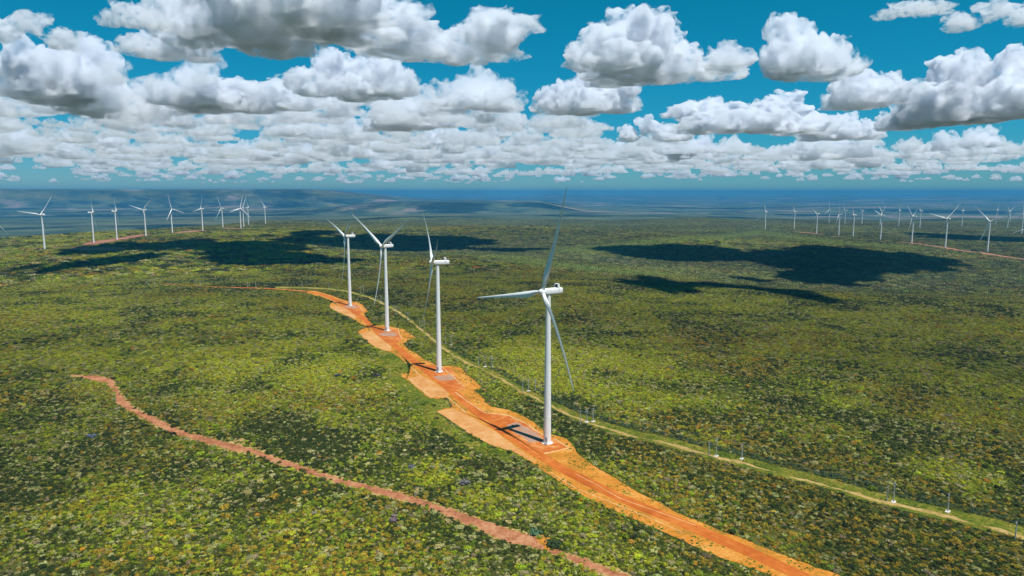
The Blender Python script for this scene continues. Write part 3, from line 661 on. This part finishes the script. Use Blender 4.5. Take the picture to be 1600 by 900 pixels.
PA = [(1586,843,816),(1386,783,760),(1108,710.5,690.5),(906.7,664,642),(816.6,612,594),(748,571,558.4),(696,536.7,526.7),(656,512,502),(615,486,477),(589.4,471,463),(563,459.5,448)]
PB = [(1396,784.5,753.7),(1119,712.8,684),(916.7,659.5,639),(825.6,611,591.6),(758,573,556.4),(704.7,539,523),(663,513.7,500.5),(619,490,481),(595.5,472,462),(568,458.5,446)]
PC = [(1800,893,862),(1480.7,799.5,771.7),(1159,717,693),(926.7,658.7,638),(836.4,610,592.4),(768.4,573,557),(637.5,499,488)]
PD = [(514,452,442.5),(472.6,453,443),(400,450,440),(387,449.5,441),(313,447,438),(306.6,447.5,439.5),(241.6,445,436),(231.4,445,437),(159.5,444,435),(150,443.5,436.5),(82.7,442,434.5),(73,442,435)]
def top_h(px, pyb, pyt):
    b = g0(px, pyb); best = 8
    Y = b[1]
    hs_ = np.linspace(3, 20, 400); d = Y * cP - (hs_ - EYE) * sP; v = 450 - FPX * ((hs_ - EYE) * cP + Y * sP) / d
    return b, float(np.clip(hs_[np.argmin(abs(v - pyt))], 6, 13))
ang0 = math.atan2(pathP[20][1] - pathP[28][1], pathP[20][0] - pathP[28][0])
near_names = ['triple group of poles nearest the big turbine', 'triple group just left of the big turbine tower', 'triple group right of the second turbine pad', 'pair beside the second turbine tower', 'pair behind the falling blade of the second turbine']
def line(lst, nm, slab, dbl, run):
    tops = []
    for i, (px, b_, t_) in enumerate(lst):
        p, h = top_h(px, b_, t_)
        nx = g0(*lst[min(i + 1, len(lst) - 1)][:2]) if i < len(lst) - 1 else p; pv = g0(*lst[i - 1][:2]) if i else p
        dirn = nx - pv; a = math.atan2(dirn[1], dirn[0]) - PI / 2
        W = ['first', 'second', 'third', 'fourth', 'fifth', 'sixth', 'seventh', 'eighth', 'ninth', 'tenth', 'eleventh', 'twelfth']
        lab = '%s pole %s, counted from the right' % (W[i], nm)
        utility_pole(p, h, lab, 'concrete poles of the power line', slab, dbl, a); tops.append((p, h, a))
    # three conductors sagging from pole to pole
    root = D.objects.new('overhead_line', None); COL.objects.link(root); tag(root, 'thin overhead wires strung along the %s' % run, 'power line', 'overhead wires beside the grass strip'); root.location = (tops[0][0][0], tops[0][0][1], 0)
    for off in (-1.15, 0, 1.15):
        pts = []
        for k in range(len(tops) - 1):
            (p, h, a), (q, g, b) = tops[k], tops[k + 1]
            A = np.array([p[0] + off * math.cos(a), p[1] + off * math.sin(a), h + .15]); B = np.array([q[0] + off * math.cos(b), q[1] + off * math.sin(b), g + .15]); L = np.linalg.norm(B - A); N = 14
            for i in range(N + (k == len(tops) - 2)):
                t = i / N; c = A + (B - A) * t; c[2] -= 4 * min(1.6, L * .012) * t * (1 - t); pts.append(c)
        pts = np.array(pts) - np.array([tops[0][0][0], tops[0][0][1], 0]); T = np.gradient(pts, axis=0); V = []; F = []
        for i, c in enumerate(pts):
            t = Vector(T[i]).normalized(); s = t.cross(Vector((0, 0, 1))).normalized(); u = s.cross(t)
            for k in range(3): V.append(Vector(c) + (s * math.cos(2.094 * k) + u * math.sin(2.094 * k)) * .035)
        for i in range(len(pts) - 1):
            for k in range(3): F.append((i * 3 + k, i * 3 + (k + 1) % 3, (i + 1) * 3 + (k + 1) % 3, (i + 1) * 3 + k))
        link('wire', mesh('wire', V, F, M_wire), root)
line(PA, 'of the front row beside the sandy path', False, False, 'front row of poles by the sandy path')
line(PB, 'of the tall middle row with double crossarm', True, True, 'middle row of double crossarm poles')
line(PC, 'of the back row on the grass strip', True, True, 'back row of poles on the grass strip')
line(PD, 'of the far row left of the road bend', False, False, 'far row of poles left of the road bend')

# ---------------------------------------------------------------- clouds: cumulus as real scattering volumes
def mat_cloud(name, dens, nscale=7., lo=.40, hi=.58):
    m = D.materials.new(name); m.use_nodes = True; n = m.node_tree.nodes; l = m.node_tree.links; n.clear()
    o = n.new('ShaderNodeOutputMaterial'); v = n.new('ShaderNodeVolumePrincipled'); v.inputs['Color'].default_value = (.925, .948, .988, 1); v.inputs['Anisotropy'].default_value = .30
    tc = n.new('ShaderNodeTexCoord'); f = noise_n(n, l, tc.outputs['Object'], nscale, 9, .62)
    l.new(maprange(n, l, f, lo, hi, 0, dens), v.inputs['Density']); l.new(v.outputs[0], o.inputs['Volume']); return m
M_cloud = mat_cloud('cumulus_vapour', .05, 6.5, .43, .66)
M_cloud_far = mat_cloud('thin_cumulus_vapour', .013, 3.5, .44, .62)
tx_list = []
for nm, sc_, st in (('billow_large', .24, .20), ('billow_medium', .10, .13), ('billow_small', .045, .07), ('billow_fine', .02, .03)):
    tx = D.textures.new(nm, 'CLOUDS'); tx.noise_scale = sc_; tx.noise_depth = 2; tx.cloud_type = 'COLOR'; tx_list.append((nm, tx, st))
def cloud_mesh(seed, vox, mat, levels=2):
    r = random.Random(seed); Sp = []; n0 = r.randint(5, 8)
    for i in range(n0):
        x = r.uniform(-.7, .7); y = r.uniform(-.45, .45); R = r.uniform(.2, .38) * (1 - .45 * abs(x)); Sp.append((Vector((x, y, R * .3)), R))
    for k in range(r.randint(1, 3)):   # towers
        x = r.uniform(-.4, .4); R = r.uniform(.18, .27); Sp.append((Vector((x, r.uniform(-.2, .2), r.uniform(.25, .42))), R))
    base = list(Sp); cur = base
    for lev, (kk, f0, f1) in enumerate([(8, .35, .6), (7, .3, .5)][:levels]):
        nxt = []
        for c0, R in cur:
            for j in range(kk):
                dv = Vector((r.gauss(0, 1), r.gauss(0, 1), abs(r.gauss(0, 1)) * .9 - .1)).normalized(); nxt.append((c0 + dv * R * r.uniform(.75, 1), R * r.uniform(f0, f1)))
        Sp += nxt; cur = nxt
    t = D.meshes.new('tmp'); ico = bmesh.new(); bmesh.ops.create_icosphere(ico, subdivisions=2, radius=1)
    iv = np.array([v.co[:] for v in ico.verts]); fi = np.array([[v.index for v in f.verts] for f in ico.faces]); ico.free()
    V = np.concatenate([iv * R + np.array(c0) for c0, R in Sp]); F = np.concatenate([fi + len(iv) * i for i in range(len(Sp))])
    t = mesh_np('tmp', V, F, None); o = D.objects.new('tmp', t); COL.objects.link(o)
    rm = o.modifiers.new('r', 'REMESH'); rm.mode = 'VOXEL'; rm.voxel_size = vox
    for nm, tx, st in tx_list:
        dm = o.modifiers.new(nm, 'DISPLACE'); dm.texture = tx; dm.direction = 'RGB_TO_XYZ'; dm.strength = st; dm.texture_coords = 'LOCAL'
    r2 = o.modifiers.new('r2', 'REMESH'); r2.mode = 'VOXEL'; r2.voxel_size = vox * .8
    dg = bpy.context.evaluated_depsgraph_get(); m2 = D.meshes.new_from_object(o.evaluated_get(dg)); D.objects.remove(o); D.meshes.remove(t)
    co = np.empty(len(m2.vertices) * 3, 'f'); m2.vertices.foreach_get('co', co); co = co.reshape(-1, 3)
    low = co[:, 2] < .03; co[low, 2] = .03 + (co[low, 2] - .03) * .22
    co[:, 0] -= co[:, 0].mean(); co /= max(abs(co[:, 0]).max(), 1e-3); co[:, 2] -= co[:, 2].min()
    m2.vertices.foreach_set('co', co.ravel()); m2.update(); m2.materials.clear(); m2.materials.append(mat); m2.name = 'cloud'; return m2
M_cloud_dense = mat_cloud('thick_cumulus_vapour', .12, 4.5, .36, .46)
CM = [cloud_mesh(100 + i, .015, M_cloud) for i in range(8)]
CF = [cloud_mesh(200 + i, .04, M_cloud_far) for i in range(6)]
CO = []
for m_ in CM[:4]:
    q_ = m_.copy(); q_.materials.clear(); q_.materials.append(M_cloud_dense); CO.append(q_)
ZT = [max(v.co.z for v in m.vertices) for m in CM]
BASE = 1250.
# visible cumulus: centre x, base y, half width, height (picture measurements of the real sky), mesh, turn
VIS = [(125,158,150,128,0,.3,'big bright cumulus at the upper left with a flat grey base'), (25,62,75,60,1,1.2,'grey cloud cut by the top left corner'), (425,50,150,150,2,.2,'huge cloud at top left of centre with the darkest slate grey underside'), (270,90,65,60,3,2.,'white cloud between the top left corner and the dark one'),
 (680,70,140,95,4,.1,'long grey based cloud along the top edge left of centre'), (562,148,88,88,5,.8,'bright billowing cloud below the darkest one'), (370,165,115,58,6,0.,'low wide cloud right of the big bright one at the upper left'), (1010,112,135,118,7,.4,'large cumulus top right of centre, left half of a joined pair'),
 (1245,114,118,112,0,2.8,'large cumulus top right of centre, right half of a joined pair'), (925,177,74,84,3,3.5,'round bright cumulus just right of centre below the joined pair'), (1570,184,150,140,5,3.0,'tall cumulus at the upper right edge with a dark blue base'), (1575,32,75,50,1,4.,'grey cloud cut by the top right corner'),
 (1430,18,48,26,6,2.,'small cloud at the top edge left of the top right corner'), (1352,167,66,70,2,3.2,'wispy cumulus between the joined pair and the tall right one'), (1175,207,112,78,4,3.,'wide layered cumulus right of centre, lower sky'), (745,168,62,48,7,2.4,'cumulus above the low banks left of centre'),
 (1022,220,48,45,1,5.,'compact round cumulus low in the sky right of centre'), (1408,202,36,36,3,1.,'small round cumulus left of the tall right one'), (1315,218,55,48,6,4.,'low cumulus below the wispy one on the right'), (640,200,75,50,2,5.,'low cumulus in the bank left of centre'), (215,40,45,45,6,5.5,'ragged small cloud over the big bright left one')]
for (cx, by, hw, hp_, k, rz, lab) in VIS:
    r_ = pray(cx, by); t = (BASE - EYE) / r_[2]; p = r_ * t; dist = math.hypot(p[0], p[1]); s = hw * 1.36 * t / FPX; o = link('cloud', CM[k], None, (p[0] * (1 + .5 * s / dist), p[1] * (1 + .5 * s / dist), BASE), (0, 0, -math.atan2(p[0], p[1]) + (PI if rz > PI / 2 else 0) + .15 * math.sin(rz * 7)))
    big = 'darkest slate' in lab; o.scale = (s, s * (1.5 if big else .9), hp_ * t / FPX / ZT[k] * (1.3 if big else 1.0)); tag(o, lab, 'cloud', 'cumulus clouds in the sky')
# clouds overhead whose shadows lie on the plateau (centre and radii of each shadow in the picture)
SH = [(165,410,62,13),(300,390,150,17),(430,404,120,9),(610,379,150,12),(480,366,60,5),(745,391,90,3.5),(1080,397,130,11),(1320,402,125,17),(1285,430,125,16),(1105,456,112,19),(1010,392,80,4),(1540,372,75,5)]
SHN = ['shadow on the plateau in front of the left ridge', 'long shadow behind the dirt track left of the road bend', 'shadow just left of the fourth turbine', 'broad shadow behind the third and fourth turbines', 'thin shadow strip left of the fourth turbine head', 'narrow shadow between second and nearest turbine heads', 'left part of the large shadow on the right',
 'middle of the large shadow on the right', 'front of the large shadow on the right', 'separate shadow right of the nearest turbine head', 'pointed left tip of the large shadow on the right', 'thin shadow behind the right hand turbines']
for i, (cx, cy, rx, ry) in enumerate(SH):
    a, b, c, d = hit(cx, cy - ry), hit(cx, cy + ry), hit(cx - rx, cy), hit(cx + rx, cy); ctr = (a + b) / 2; ry_ = np.linalg.norm(a - b) / 2; rx_ = np.linalg.norm(c - d) / 2
    hh = BASE + 60; p = np.array([ctr[0], ctr[1], 0]) + np.array([SUN.x, SUN.y, 0]) / SUN.z * hh
    vx = c - d; o = link('cloud', CO[i % 4], None, (p[0], p[1], BASE), (0, 0, math.atan2(vx[1], vx[0]))); o.scale = (rx_ * 1.35, ry_ * 1.7, max(300, min(rx_, 420))); tag(o, 'cumulus overhead casting the ' + SHN[i], 'cloud', 'clouds overhead')
def cloud_field():
    r = np.random.default_rng(12); P = []; Sc = []
    for i in range(2600):
        el = math.radians(r.uniform(.36, 6.3) * (.5 if r.random() < .45 else 1)); 
        dd = (BASE - EYE) / math.tan(el)
        if r.random() > (.9 if el < math.radians(4) else .55): continue
        az = math.radians(r.uniform(-46, 46)); x, y = dd * math.sin(az), dd * math.cos(az)
        cov = fbm(np.array([x]), np.array([y]), 9000, 3, 3)[0]
        if cov + (.07 if az < 0 else -.02) + .10 * (dd > 22000) < .485: continue
        if dd > 90000 or dd < 9800: continue
        s = r.uniform(200, 620) * (1 + .35 * (dd > 25000)); P.append((x, y, BASE + r.uniform(-120, 260))); Sc.append((s, s * .8, s * r.uniform(.6, 1.1)))
    n = len(P); o = instancer('distant_clouds', np.array(P), np.array(Sc), np.c_[np.zeros(n), np.zeros(n), r.uniform(0, 6.28, n)], np.ones((n, 3)), CF, r.integers(0, 6, n)); tag(o, 'banks of small distant cumulus down to the horizon', 'clouds', None, 'stuff')
cloud_field()

# ---------------------------------------------------------------- haze: one closed box of even pale air
def haze():
    m = D.materials.new('haze_air'); m.use_nodes = True; n = m.node_tree.nodes; l = m.node_tree.links; n.clear()
    o = n.new('ShaderNodeOutputMaterial'); v = n.new('ShaderNodeVolumePrincipled'); v.inputs['Density'].default_value = HAZE_DENSITY; v.inputs['Color'].default_value = (*HAZE_COLOR, 1); v.inputs['Anisotropy'].default_value = .0
    l.new(v.outputs[0], o.inputs['Volume'])
    mb = MB(); zl, zh = -330., 210.; mb.box((0, 0, (zl + zh) / 2), (97000, 97000, zh - zl)); tag(link('haze', mb.mesh('haze', m)), 'pale blue haze filling the air over the plain', 'haze', None, 'stuff')
haze()
